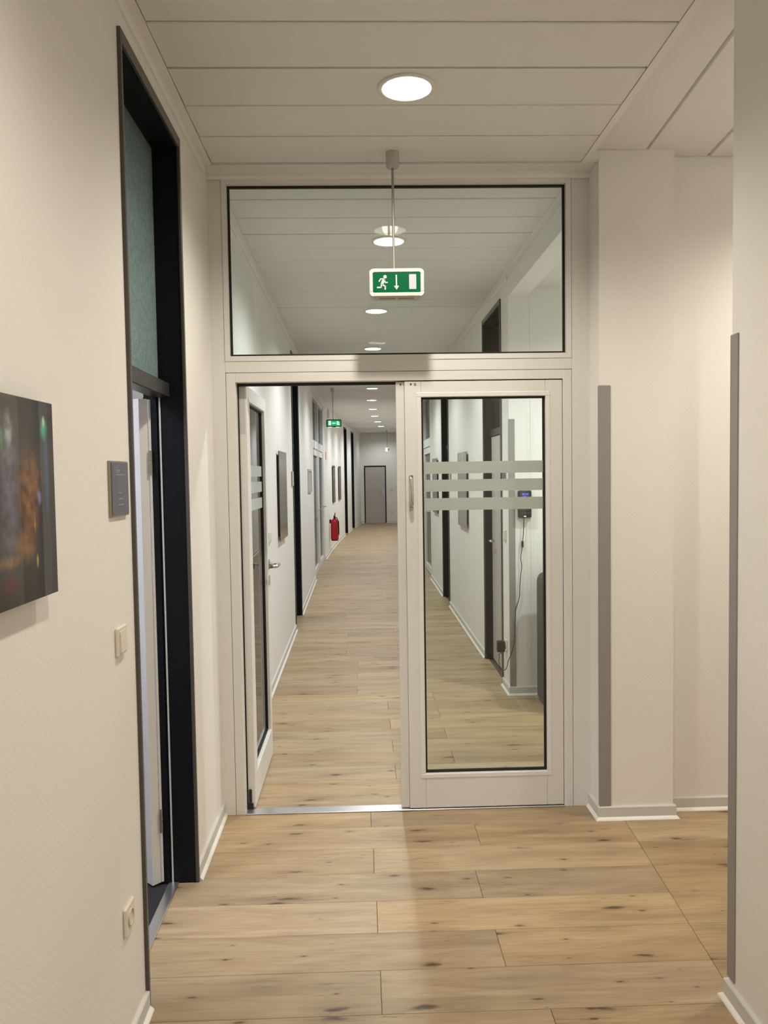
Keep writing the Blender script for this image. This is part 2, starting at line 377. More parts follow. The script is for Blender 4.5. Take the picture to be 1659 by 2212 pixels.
# ------------------------------------------------------------------ corridor shape (toe of the skirting, the wall is .018 behind)
def toeL(y): return -.752-.006*y if y < 8 else -.8-.006*(y-8)+.0038*(y-8)**2
def toeR(y):
    if y < 8: return .945
    return .945-.006*(y-8)+.0038*(y-8)**2
def xL(y): return toeL(y)-.018
def xR(y): return toeR(y)+.018
def slope(fn, y): return (fn(y+.05)-fn(y-.05))/.1
CEIL = 2.982; TOP = 3.12; END = 22.4; BACK = -7.0
def runs(y0, y1, step=.8):
    n = max(1, int(math.ceil((y1-y0)/step))) if y1 > 8 else 1
    return [y0+(y1-y0)*k/n for k in range(n+1)]

LP = [(-1.352, -.598, 2.885), (4.47, 5.33, 2.885), (8.38, 11.25, 2.885), (17.3, 18.05, 2.885), (19.5, 20.2, 2.885)]   # openings left: y0, y1, height
RP = [(2.18, 3.03, 2.885), (5.75, 6.5, 2.885), (8.3, 9.8, 2.885), (10.4, 11.2, 2.885)]
def wall_run(mb, fn, sgn, y0, y1, openings, th=.15):
    cuts = [y0]
    segs = []
    cur = y0
    for a, b, h in openings:
        if b <= y0 or a >= y1: continue
        segs.append((cur, a, 0)); segs.append((a, b, h)); cur = b
    segs.append((cur, y1, 0))
    for a, b, z0 in segs:
        ys = runs(a, b)
        for p, q in zip(ys, ys[1:]):
            mb.hexa([(fn(p), p, z0), (fn(p)+sgn*th, p, z0), (fn(q)+sgn*th, q, z0), (fn(q), q, z0),
                     (fn(p), p, TOP), (fn(p)+sgn*th, p, TOP), (fn(q)+sgn*th, q, TOP), (fn(q), q, TOP)])
    return mb
struct(wall_run(MB(), xL, -1, BACK, END+.1, LP), 'wall_left', 'wall')
struct(wall_run(MB(), xR, 1, 1.905, END+.1, RP), 'wall_right', 'wall')
w = MB(); w.box(xL(END)-.3, xR(END)+.3, END, END+.15, 0, TOP); struct(w, 'wall_end', 'wall')
w = MB(); w.box(xL(BACK)-.2, 1.2, BACK-.15, BACK, 0, TOP); struct(w, 'wall_back', 'wall')
w = MB(); w.box(.997, 1.15, BACK, -1.39, 0, TOP); w.box(1.15, 3.5, -1.54, -1.39, 0, TOP); struct(w, 'wall_near_right', 'wall')
# pier and wall between the side passage and the alcove
w = MB(); w.box(.986, 1.325, -.145, .06, 0, TOP); w.box(1.325, 3.5, -.065, .06, 0, TOP); struct(w, 'wall_pier', 'wall')
w = MB(); w.box(3.5, 3.65, -1.54, .06, 0, TOP); struct(w, 'wall_passage', 'wall')
w = MB(); w.box(xR(2)+.151, 2.75, 1.905, 2.05, 0, TOP); w.box(2.6, 2.75, .06, 1.905, 0, TOP)
struct(w, 'wall_alcove', 'wall')
w = MB(); w.box(.963, 1.10, .06, 1.905, 2.84, TOP); struct(w, 'wall_alcove_lintel', 'wall')

# ------------------------------------------------------------------ skirting
BODY = [(0, .0), (.012, .0), (.012, .056), (.009, .060), (0, .060)]
TOE = [(.012, .0), (.024, .0), (.021, .005), (.012, .013)]
def skirting(name, path):
    o = struct(MB().sweep(path, BODY), name, 'skirt')
    MB().sweep(path, TOE).build('toe_bead', 'toe', o)
    return o
def pathL(a, b): return [(xL(y), y) for y in runs(a, b)]
cur = BACK
segs = []
for a, b, h in LP: segs.append((cur, a)); cur = b
segs.append((cur, END))
k = 0
for a, b in segs:
    if a < 0 < b: parts = [(a, -.001), (.066, b)]
    else: parts = [(a, b)]
    for p in parts:
        k += 1; skirting('baseboard_left_%d' % k, pathL(*p))
cur = 3.03; k = 0
for (a, b) in ((3.03, 5.75), (6.5, 8.3), (9.8, 10.4), (11.2, END)):
    k += 1; skirting('baseboard_right_%d' % k, [(xR(y), y) for y in reversed(runs(a, b))])
skirting('baseboard_alcove', [(xR(2.18), 2.18), (xR(2), 1.905), (2.6, 1.905)])
skirting('baseboard_pier', [(.986, -.001), (.986, -.145), (1.325, -.145), (1.325, -.065), (3.5, -.065)])
skirting('baseboard_near_right', [(3.5, -1.39), (.997, -1.39), (.997, BACK)])
skirting('baseboard_end', [(xL(END), END), (.0, END)])
skirting('baseboard_end_2', [(.725, END), (xR(END), END)])

# ------------------------------------------------------------------ floor of planks
fl = MB()
ys = runs(BACK, END, .8)
fl.box(-1.2, 3.6, BACK-.1, END+.2, -.06, -.008)
floor = struct(fl, 'floor', 'subfloor')
planks = []
def plank(x0, x1, y0, y1): planks.append((x0, x1, y0, y1))
ROW = .2075
js = [-.07, .40, -.063, .345, -.057, .355, -.053, .45]
def jf(y):   # line where the passage boards meet the corridor boards
    return 1.104+.0613*y
# corridor before the glass doors: row seams at -.163-.2075k
edges = [.02, -.163]
while edges[-1] > -2.6: edges.append(edges[-1]-ROW)
for i in range(len(edges)-1):
    y1, y0 = edges[i], edges[i+1]; j = js[i % 8]; ym = (y0+y1)/2
    xr = jf(ym) if ym > -1.39 else 1.0
    plank(xL(ym)-.085, j, y0, y1)
    planks.append((j, (jf(y0) if ym > -1.39 else 1.0, jf(y1) if ym > -1.39 else 1.0), y0, y1))
    if ym > -1.45:
        j2 = (1.95, 2.35)[i % 2]
        planks.append(((jf(y0), jf(y1)), j2, y0, y1)); plank(j2, 3.5, y0, y1)
# behind the glass doors
ed = [.055, .19]
while ed[-1] < 14.2: ed.append(ed[-1]+.2037)
j3 = [(.405, .07), (-.146, .36), (-.25, .22), (.33, -.30)]
for i in range(len(ed)-1):
    y0, y1 = ed[i], ed[i+1]; ym = (y0+y1)/2
    if ym < 2: j = (.07, .405)[i % 2] if i else .5
    else:
        pair = j3[1+int((ym-2)/1.2) % 3]; j = pair[i % 2]
    plank(xL(ym)-.085, j, y0, y1)
    if ym < 1.98:
        plank(j, j+1.25, y0, y1); plank(j+1.25, 2.62, y0, y1)
    else: plank(j, xR(ym)+.02, y0, y1)
G = .0007
def plank_mb(x0, x1, y0, y1, mb=None, ox=0, oy=0):
    a0, a1 = x0 if isinstance(x0, tuple) else (x0, x0); b0, b1 = x1 if isinstance(x1, tuple) else (x1, x1)
    mb = mb or MB(); c = .0012
    lo = [(a0+G, y0+G), (b0-G, y0+G), (b1-G, y1-G), (a1+G, y1-G)]
    hi = [(a0+G+c, y0+G+c), (b0-G-c, y0+G+c), (b1-G-c, y1-G-c), (a1+G+c, y1-G-c)]
    v = [(x-ox, y-oy, -.009) for x, y in lo]+[(x-ox, y-oy, -.0009) for x, y in lo]+[(x-ox, y-oy, 0) for x, y in hi]
    return mb.add(v, [(0, 1, 5, 4), (1, 2, 6, 5), (2, 3, 7, 6), (3, 0, 4, 7), (4, 5, 9, 8), (5, 6, 10, 9), (6, 7, 11, 10), (7, 4, 8, 11), (8, 9, 10, 11)])
planks.sort(key=lambda p: p[2])
solo = [p for p in planks if p[2] < 13.8]
for x0, x1, y0, y1 in solo[:298]:
    ox = x0 if not isinstance(x0, tuple) else x0[0]
    plank_mb(x0, x1, y0, y1, ox=ox, oy=y0).build('plank', 'wood', floor, (ox, y0, 0))
rest = MB()
for p in solo[298:]+[p for p in planks if p[2] >= 13.8]: plank_mb(*p, mb=rest)
y = ed[-1]; i = 0
while y < END:
    y1 = min(y+.2037, END+.01); ym = (y+y1)/2; j = toeL(ym)+(.55, .95, .75, 1.1)[i % 4]
    plank_mb(xL(ym)-.05, j, y, y1, rest); plank_mb(j, xR(ym)+.05, y, y1, rest); y = y1; i += 1
y = edges[-1]; i = 0
while y > BACK:
    j = (.1, .45)[i % 2]; plank_mb(-.80, j, y-ROW, y, rest); plank_mb(j, 1.0, y-ROW, y, rest); y -= ROW; i += 1
ro = rest.build('far_planks', 'wood', floor); ro['kind'] = 'stuff'

# ------------------------------------------------------------------ ceiling of long panels
ce = MB(); ce.box(-1.2, 3.6, BACK-.1, END+.2, 3.10, 3.16); ceiling = struct(ce, 'ceiling', 'ceil_void')
LR = .094
lights_at = []
def panel(x0, x1, y0, y1, hole=None, sk=0.0, z=CEIL):
    """sheet metal ceiling panel with folded-up long edges; hole = (cx, cy) of a downlight"""
    g = .0048; y0 += g; y1 -= g; mb = MB(); t = z+.012
    if hole is None:
        c = .003
        lo = [(x0, y0+c), (x1, y0+c), (x1, y1-c), (x0, y1-c)]; hi = [(x0, y0), (x1, y0), (x1, y1), (x0, y1)]
        v = [(x, y, z) for x, y in lo]+[(x, y, z+c) for x, y in hi]+[(x, y, t+.02) for x, y in hi]
        mb.add(v, [(3, 2, 1, 0)]+[(i, (i+1) % 4, 4+(i+1) % 4, 4+i) for i in range(4)]+[(4+i, 4+(i+1) % 4, 8+(i+1) % 4, 8+i) for i in range(4)]+[(8, 9, 10, 11)])
    else:
        cx, cy = hole; n = 40; h = min(cy-y0, y1-cy)
        ci = [(cx+LR*math.cos(2*PI*k/n), cy+LR*math.sin(2*PI*k/n)) for k in range(n)]; sq = []
        for k in range(n):
            a = 2*PI*k/n; c, s_ = math.cos(a), math.sin(a); q = max(abs(c), abs(s_))
            px = cx+.13*c/q; py = (y1 if s_ > 0 else y0) if abs(s_) >= abs(c)-1e-9 else cy+(y1-cy if s_ > 0 else cy-y0)*s_/q
            sq.append((px, py))
        for zz in (z, t):
            mb.add([(x, y, zz) for x, y in ci]+[(x, y, zz) for x, y in sq], [(k, (k+1) % n, n+(k+1) % n, n+k) for k in range(n)])
            mb.add([(x0, y0, zz), (cx-.13, y0, zz), (cx-.13, y1, zz), (x0, y1, zz)], [(0, 1, 2, 3)])
            mb.add([(cx+.13, y0, zz), (x1, y0, zz), (x1, y1, zz), (cx+.13, y1, zz)], [(0, 1, 2, 3)])
        for a, b in (((x0, y0), (x1, y0)), ((x0, y1), (x1, y1))):
            mb.add([(*a, z), (*b, z), (*b, t+.02), (*a, t+.02)], [(0, 1, 2, 3)])
        mb.lathe([(LR, z-cy*0), (LR, t)], n, (cx, cy, 0))
    return mb.build('ceiling_panel', 'panel', ceiling)
def cx_at(y): return .097 if y < 2 else (.06 if y < 6 else (toeL(y)+toeR(y))/2+.035)
near_l = [-.761, -2.737, -4.713]
far_l = [1.04+1.984*k for k in range(10)]
def lay(y_from, y_to, pitch, lamps, xa, xb):
    n = int(round((y_to-y_from)/pitch)); pitch = (y_to-y_from)/n
    for k in range(n):
        a, b = y_from+k*pitch, y_from+(k+1)*pitch; ym = (a+b)/2
        hole = None
        for l in lamps:
            if a <= l < b: hole = (cx_at(l), ym); lights_at.append(hole)
        panel(xa(ym), xb(ym), a, b, hole)
lay(-1.171-.272*20, -.113, .272, near_l, lambda y: xL(y)+.045, lambda y: .915)
lay(.066, .066+.2834*78, .2834, far_l, lambda y: xL(y)+.035, lambda y: xR(y)-.045)
# wall angles along both sides and in front of the glass partition
def angle(name, path, wd_, hz, wallz=2.945):
    prof = [(0, wallz), (.010, wallz), (.014, wallz+.010), (.014, CEIL-.006), (wd_, CEIL-.006), (wd_, CEIL+.02), (0, CEIL+.02)]
    return struct(MB().sweep(path, prof), name, 'ceil_trim')
angle('trim_1', [(xL(BACK), BACK), (xL(0), -.1095)], .043, 0)
angle('trim_2', [(xL(y), y) for y in [.066]+runs(.066, END)[1:]], .034, 0)
angle('trim_3', [(xR(y), y) for y in reversed(runs(1.905, END))], .043, 0, 2.955)
struct(MB().sweep([(xL(0)+.0005, -.004), (.9855, -.004)], [(0, 2.950), (.010, 2.950), (.016, 2.962), (.016, CEIL-.006), (.105, CEIL-.006), (.105, CEIL+.02), (0, CEIL+.02)]), 'trim_4', 'ceil_trim')
t5 = MB(); t5.box(.917, .945, -6.6, -.11, CEIL-.003, CEIL+.055); t5.box(.945, .9855, -.1445, -.1095, CEIL-.003, CEIL+.055); t5.box(.945, .997, -6.6, -1.40, CEIL-.003, CEIL+.055); struct(t5, 'trim_5', 'ceil_trim')
t6 = MB(); t6.box(.917, .963, .066, 1.905, CEIL-.004, CEIL+.03); struct(t6, 'trim_6', 'ceil_trim')
# side passage: panels that run lengthwise, slightly higher
PZ = 3.022
seams = [(.945, .945), (1.205, 1.128), (1.51, 1.43), (1.81, 1.73), (2.11, 2.03), (2.41, 2.33), (2.71, 2.63), (3.01, 2.93), (3.5, 3.5)]
for (a1, a0), (b1, b0) in zip(seams, seams[1:]):
    yb = -.145 if b1 < 1.3 else -.066
    mb = MB(); g = .009; c = .008
    if abs(a1-2.11) < .001:      # the panel that carries the passage downlight: built round a square cut-out
        x0, x1 = 2.085, 2.365
        for bx_ in ((x0, 2.133, -1.388, yb-.004), (2.317, x1, -1.388, yb-.004), (2.133, 2.317, -1.388, -.822), (2.133, 2.317, -.638, yb-.004)): mb.box(*bx_, PZ, PZ+.02)
        mb.build('ceiling_panel', 'panel', ceiling); continue
    mb.hexa([(a0+g, -1.388, PZ), (b0-g, -1.388, PZ), (b1-g, yb-.004, PZ), (a1+g, yb-.004, PZ), (a0+g-c, -1.388, PZ+.02), (b0-g+c, -1.388, PZ+.02), (b1-g+c, yb-.004, PZ+.02), (a1+g-c, yb-.004, PZ+.02)])
    mb.build('ceiling_panel', 'panel', ceiling)
# backing that closes the joints between the passage panels
for (a1, a0) in seams[1:-1]:
    cm = MB(); cm.hexa([(a0-.03, -1.388, PZ+.021), (a0+.03, -1.388, PZ+.021), (a1+.03, -.15 if a1 < 1.3 else -.066, PZ+.021), (a1-.03, -.15 if a1 < 1.3 else -.066, PZ+.021), (a0-.03, -1.388, PZ+.03), (a0+.03, -1.388, PZ+.03), (a1+.03, -.15 if a1 < 1.3 else -.066, PZ+.03), (a1-.03, -.15 if a1 < 1.3 else -.066, PZ+.03)])
    cm.build('panel_carrier', 'ceil_trim', ceiling)
# alcove ceiling
ac = MB(); ac.box(1.10, 1.758, .06, 1.905, 2.90, 2.93); ac.box(1.942, 2.6, .06, 1.905, 2.90, 2.93); ac.box(1.758, 1.942, .06, .908, 2.90, 2.93); ac.box(1.758, 1.942, 1.092, 1.905, 2.90, 2.93); struct(ac, 'ceiling_alcove', 'panel')

# ------------------------------------------------------------------ downlights
def downlight(x, y, z, label, power, color, group='round recessed ceiling downlights', deg=None):
    t = thing('downlight', label, 'downlight', (x, y, z), 0, group)
    MB().lathe([(.088, .004), (.086, -.001), (.089, -.006), (.098, -.007), (.1045, -.004), (.1055, .0), (.094, .003), (.088, .004)], 40).build('trim_ring', 'ring', t)
    mb = MB(); n = 20; rings = []
    prof = [(.088, .004), (.086, .03), (.080, .055), (.068, .078), (.045, .095), (.0, .098)]
    vs = []
    for i, (r, h) in enumerate(prof):
        for k in range(2*n):
            q = r*(1-.045*(k % 2)) if 0 < i < 5 else r
            a = PI*k/n; vs.append((q*math.cos(a), q*math.sin(a), h))
    m2 = 2*n
    fs = [(i*m2+k, i*m2+(k+1) % m2, (i+1)*m2+(k+1) % m2, (i+1)*m2+k) for i in range(len(prof)-1) for k in range(m2)]
    mb.add(vs, fs); mb.build('reflector', 'reflector', t)
    for s in (-1, 1):
        lp = MB(); lp.tube([(-.055, s*.022, .060), (.05, s*.022, .060), (.058, s*.014, .060)], .009, 10); lp.build('lamp', 'lamp', t)
    sp = bpy.data.lights.new('downlight_beam', 'SPOT'); sp.energy = power; sp.color = color
    sp.spot_size = math.radians(deg or SPOT_DEG); sp.spot_blend = SPOT_BLEND; sp.shadow_soft_size = .045
    so = bpy.data.objects.new('downlight_beam', sp); COL.objects.link(so); so.parent = t; so.location = (0, 0, .012)
    return t
lights_at.sort(key=lambda p: p[1])
words = {-.761: 'round recessed downlight nearest the camera, in front of the glass partition', 1.04: 'round recessed downlight just behind the transom window, above the hanging exit sign'}
ordn = ['second', 'third', 'fourth', 'fifth', 'sixth', 'seventh', 'eighth', 'ninth', 'tenth']
i = 0
for (x, y) in lights_at:
    if y < -1: downlight(x, y, CEIL, 'round recessed downlight over the near corridor, %s' % ('just above the camera' if y > -3.5 else 'behind the camera'), BACK_W, NEAR_C, 'downlights out of view'); continue
    if y < 0: lab = words[-.761]
    elif y < 2: lab = words[1.04]
    else: lab = '%s round downlight of the ceiling row behind the glass partition, counted from the partition' % ordn[i]; i += 1
    downlight(x, y, CEIL, lab, NEAR_W if y < 0 else FAR_W, NEAR_C if y < 0 else FAR_C)
downlight(toeL(21.3)+.86, 21.6, CEIL-.004, 'last round downlight at the far end of the corridor, above the hanging sign', FAR_W, FAR_C)
downlight(2.225, -.73, PZ, 'round downlight in the side passage ceiling behind the near right wall', 82, NEAR_C, 'downlights out of view')
downlight(1.85, 1.0, 2.90, 'round downlight in the alcove ceiling beside the glass doors', 112, (.97, .985, 1.0), 'downlights out of view', 150)

# ------------------------------------------------------------------ glass partition with double door
door = struct_root('door_1', (0, 0, 0), 0, 'white aluminium double door with glass leaves and transom window')
def fbox(name, *a, m='white_alu', c=.0015, parent=door): return MB().chbox(*a, c=c).build(name, m, parent)
D0, D1 = 0.0, .062
fbox('frame_post', -.772, -.707, D0, D1, 0, 2.985); fbox('frame_post', -.705, -.662, D0, D1, 0, 2.0775)
fbox('frame_post', .902, .988, D0, D1, 0, 2.985); fbox('frame_post', .859, .900, D0, D1, 0, 2.0775)
fbox('door_head', -.6618, .8588, D0, D1, 2.035, 2.0775)
fbox('transom_rail', -.7065, .9015, D0, D1, 2.0795, 2.155)
fbox('transom_post', -.7065, -.683, D0, D1, 2.1555, 2.985); fbox('transom_post', .8756, .9015, D0, D1, 2.1555, 2.985)
fbox('transom_head', -.6825, .875, D0, D1, 2.931, 2.985)
g = MB(); ring_frame(g, -.683, .8756, 2.155, 2.931, .010, .020, .034); g.build('transom_gasket', 'seal', door)
b = MB(); ring_frame(b, -.706, .899, 2.132, 2.954, .0225, -.0035, .003); b.build('transom_bead', 'white_alu', door)
MB().box(-.676, .869, .0255, .0285, 2.162, 2.924).build('transom_pane', 'glass', door)
s = MB(); s.box(-.7055, -.7065, .010, .03, 0, 2.08); s.box(.900, .902, .010, .03, 0, 2.08); s.box(-.66, .857, .045, .058, 2.022, 2.0345); s.box(.845, .858, .049, .06, .01, 2.034)
s.build('frame_seal', 'seal', door)
MB().chbox(-.662, .859, -.004, .062, .0, .0065, c=.003).build('threshold', 'alu', door)
LZ0, LZ1 = .010, 2.030
def leaf(parent, w, gx0, gx1, name='door_leaf', loc=(0, 0, 0), rz=0):
    lf = bpy.data.objects.new(name, None); COL.objects.link(lf); lf.parent = parent; lf.location = loc; lf.rotation_euler = (0, 0, rz)
    T = .046; gz0, gz1 = .175, 1.957
    MB().chbox(0, gx0-.0, 0, T, LZ0, LZ1, c=.0015).build('stile', 'white_alu', lf)
    MB().chbox(gx1, w, 0, T, LZ0, LZ1, c=.0015).build('stile', 'white_alu', lf)
    MB().chbox(gx0+.0005, gx1-.0005, 0, T, gz1, LZ1, c=.0015).build('top_rail', 'white_alu', lf)
    MB().chbox(gx0+.0005, gx1-.0005, 0, T, LZ0, gz0, c=.0015).build('bottom_rail', 'white_alu', lf)
    g = MB(); ring_frame(g, gx0, gx1, gz0, gz1, .009, .014, .032); g.build('gasket', 'seal', lf)
    b = MB()
    for (x0, x1, z0, z1) in ((gx0-.022, gx1+.022, gz1, gz1+.022), (gx0-.022, gx1+.022, gz0-.022, gz0), (gx0-.022, gx0, gz0, gz1), (gx1, gx1+.022, gz0, gz1)):
        b.chbox(x0, x1, -.003, .004, z0, z1, c=.0025)
    b.build('glazing_bead', 'white_alu2', lf)
    MB().box(gx0+.006, gx1-.006, .0215, .0245, gz0+.006, gz1-.006).build('pane', 'glass', lf)
    for z0, z1 in ((1.600, 1.656), (1.516, 1.572), (1.428, 1.485)):
        MB().box(gx0+.0092, gx1-.0092, .0198, .0212, z0, z1).build('frosted_stripe', 'frost', lf)
    return lf
rl = leaf(door, .738, .077, .659, loc=(.1185, .004, 0))
MB().chbox(.079-.1185, -.001, .012, .05, LZ0, LZ1, c=.0015).build('meeting_stile', 'white_alu', rl)
MB().box(-.0012, .0004, .014, .02, LZ0, LZ1).build('meeting_seal', 'seal', rl)
bb = MB(); bb.box(0, .738, .01, .04, .004, .0105); bb.build('bottom_seal', 'seal', rl)
hd = MB(); hd.chbox(.014, .033, -.016, 0, 1.432, 1.478, c=.003); hd.build('handle_base', 'silver', rl)
hd = MB(); hd.tube([(.0235, -.014, 1.455), (.0235, -.034, 1.462), (.0235, -.040, 1.475), (.0235, -.038, 1.53), (.0232, -.032, 1.575), (.0232, -.026, 1.592)], .0105, 12); hd.build('handle_lever', 'steel', rl)
sc_ = MB(); sc_.cyl(.0035, -.003, 0, (-.0175, .0115, 2.018), 'y', 12); sc_.cyl(.0035, -.003, 0, (.030, -.0005, 2.018), 'y', 12); sc_.build('screw_hole', 'seal', rl)
MB().cyl(.0055, -.003, 0, (.050, -.0005, 2.018), 'y', 14).build('screw_cap', 'guard', rl)
ll = leaf(door, .742, .077, .664, loc=(-.622, .060, 0), rz=PI/2)
MB().box(-.006, -.0005, .034, .041, .01, 2.03).build('edge_seal', 'seal', ll)
# lever handle on the open leaf
ex = MB(); ex.chbox(.690, .726, -.008, 0, 1.075, 1.135, c=.004); ex.build('handle_plate', 'steel', ll)
ex = MB(); ex.chbox(.690, .726, -.008, 0, .985, 1.045, c=.004); ex.build('lock_plate', 'steel', ll)
hp = [(.708, -.006, 1.105), (.708, -.045, 1.105), (.704, -.056, 1.105), (.694, -.060, 1.105), (.60, -.060, 1.105), (.592, -.056, 1.105), (.588, -.045, 1.105), (.588, -.018, 1.105)]
MB().tube(hp, .0095, 12).build('lever', 'steel', ll)
# black floor bolt on the hinge edge of the open leaf, and hinges
fb = MB(); fb.chbox(-.006, -.0003, .017, .031, .035, .10, c=.001); fb.box(-.010, 0, .010, .038, .002, .032); fb.build('floor_bolt', 'black', ll)
for z in (1.965, .31):
    h = MB(); h.cyl(.007, z-.055, z+.055, (-.667, .070, 0), 'z', 14); h.box(-.675, -.663, .052, .068, z-.05, z+.05); h.build('hinge', 'steel', door)
cs = MB(); cs.chbox(-.0005, .002, .006, .040, 1.80, 2.025, c=.0008); cs.build('hinge_plate', 'lgrey', ll)

# ------------------------------------------------------------------ dark door portals (local X along the wall, -Y towards the corridor)
def portal(n, loc, rz, w, h, label, leafm='leaf_d', near=False, depth=.11, glassm='dark_glass'):
    p = struct_root('door_%d' % n, loc, rz, label)
    f = .012; fh = .040
    def jb(x0, x1, nm):
        MB().box(x0, x1, .0, .15, 0, h-fh).build(nm, 'frame', p)
    jb(0.001, f, 'jamb'); jb(w-f, w-.001, 'jamb')
    MB().box(.001, w-.001, .0, .15, h-fh, h-.001).build('head', 'frame', p)
    for x0, x1, z0, z1 in ((-.002, f+.002, 0, h), (w-f-.002, w+.002, 0, h), (f+.002, w-f-.002, h-fh+.002, h)):
        MB().chbox(x0, x1, -.013, -.0005, z0+.002, z1, c=.002).build('face_trim', 'frame_edge', p)
    MB().chbox(f, w-f, .050, .115, 1.908, 1.963, c=.003).build('transom_bar', 'frame_bar', p)
    MB().box(f, w-f, .092, .098, 1.963, h-fh).build('transom_pane', glassm, p)
    # rebate and grey seal at the hinge jamb
    MB().box(w-f-.010, w-f, .100, .15, 0, 1.908).build('rebate', 'frame', p)
    MB().box(w-f-.0045, w-f-.0005, .086, .092, 0, 1.908).build('seal_strip', 'lgrey', p)
    if near: return p
    lf = MB(); lf.chbox(f+.003, w-f-.003, .06 if leafm != 'leaf_d' else .10, .145 if leafm != 'leaf_d' else .14, .006, 1.905, c=.002); lf = lf.build('door_leaf', leafm, p)
    hm = MB(); yy = .06 if leafm != 'leaf_d' else .10
    hm.tube([(.11, yy, 1.03), (.11, yy-.035, 1.03), (.12, yy-.042, 1.03), (.22, yy-.042, 1.03)], .008, 8); hm.build('handle', 'steel', lf)
    return p
y0, y1, h = LP[0]
pn = portal(2, (xL(-1), y0, 0), PI/2-math.atan(slope(xL, -1)), y1-y0, h, 'anthracite office door frame standing open at the left, with patterned transom glass', near=True, glassm='orn')
W0 = y1-y0
# the open leaf: hinged at the far jamb, swung 135 degrees into the office
lv = bpy.data.objects.new('door_leaf', None); COL.objects.link(lv); lv.parent = pn; lv.location = (W0-.026, .132, 0); lv.rotation_euler = (0, 0, math.radians(45))
# local to the leaf: X away from the hinge, Y thickness
m_ = MB(); m_.chbox(.0, .62, .0, .038, .012, 1.902, c=.001); m_.chbox(-.004, .63, -.012, .0, .014, 1.9, c=.001); m_.build('leaf_body', 'leaf_w', lv)
for z in (1.66, .26):
    h_ = MB(); h_.cyl(.006, z-.045, z-.002, (W0-.030, .124, 0), 'z', 12); h_.cyl(.006, z+.002, z+.045, (W0-.030, .124, 0), 'z', 12); h_.build('hinge', 'brass', pn)
MB().chbox(.013, W0-.013, .066, .106, .0, .006, c=.0025).build('threshold', 'alu', pn)
portal(3, (xL(LP[1][0]), LP[1][0], 0), PI/2-math.atan(slope(xL, 5)), LP[1][1]-LP[1][0], 2.885, 'dark door portal on the left beyond the open glass leaf')
portal(4, (xL(LP[3][0]), LP[3][0], 0), PI/2-math.atan(slope(xL, 17.6)), .76, 2.885, 'dark door portal on the far left, past the two framed panels')
portal(5, (xL(LP[4][0]), LP[4][0], 0), PI/2-math.atan(slope(xL, 19.8)), .71, 2.885, 'dark door portal on the far left nearest the end wall')
portal(6, (xR(3.03), RP[0][1], 0), -PI/2, .85, 2.885, 'dark door portal with grey leaf on the right, seen through the glass door', 'leaf_g')
portal(7, (xR(6.5), RP[1][1], 0), -PI/2, .75, 2.885, 'dark door portal on the right wall past the panel print')
portal(8, (xR(11.2), RP[3][1], 0), -PI/2, .80, 2.885, 'farthest dark door portal on the right wall')
# white glazed door elements further down
def glazed(n, loc, rz, w, label, bays):
    p = struct_root('door_%d' % n, loc, rz, label); h = 2.884; f = .07; bw = w/bays
    MB().chbox(0.001, w-.001, .01, .10, h-.06, h, c=.003).build('head', 'white_alu', p)
    MB().chbox(0.001, w-.001, .008, .10, 2.03, 2.16, c=.003).build('transom_rail', 'white_alu', p)
    for k in range(bays+1):
        x = min(max(k*bw, f/2+.001), w-f/2-.001); MB().chbox(x-f/2, x+f/2, .004, .10, 0, h-.06, c=.003).build('post', 'white_alu', p)
    for k in range(bays):
        a, b_ = k*bw+(f if k == 0 else f/2), (k+1)*bw-(f if k == bays-1 else f/2)
        lf = MB(); ring_frame(lf, a+.004, b_-.004, .008, 2.026, .10, .02, .075); lf = lf.build('door_leaf', 'white_alu', p)
        MB().box(a+.10, b_-.10, .05, .056, .10, 1.93).build('pane', 'dark_glass', lf)
        MB().box(a, b_, .06, .066, 2.16, h-.06).build('transom_pane', 'dark_glass', p)
        hx = b_-.05
        hm = MB(); hm.tube([(hx, .02, 1.02), (hx, -.03, 1.02), (hx-.01, -.04, 1.02), (hx-.12, -.04, 1.02)], .009, 8); hm.build('handle', 'steel', lf)
    return p
glazed(9, (xL(8.38), 8.38, 0), PI/2-math.atan(slope(xL, 9.8)), 2.86, 'white framed glazed double door on the left before the fire extinguisher', 2)
glazed(10, (xR(9.8), 9.8, 0), -PI/2-math.atan(slope(xR, 9.0)), 1.5, 'white framed glazed door on the right wall, behind the glass leaf', 1)
# end door
p = struct_root('door_11', (.0, END, 0), 0, 'grey door with dark frame in the end wall')
e = MB(); e.box(0, .035, -.012, .05, 0, 1.90); e.box(.69, .725, -.012, .05, 0, 1.90); e.box(.035, .69, -.012, .05, 1.86, 1.90); e.build('frame', 'frame', p)
lf = MB(); lf.chbox(.037, .688, -.005, .0, .006, 1.857, c=.001); lf = lf.build('door_leaf', 'leaf_g', p)
hm = MB(); hm.tube([(.63, -.005, 1.02), (.63, -.045, 1.02), (.62, -.05, 1.02), (.52, -.05, 1.02)], .009, 8); hm.box(.612, .648, -.010, -.005, .93, 1.08); hm.build('handle', 'steel', lf)

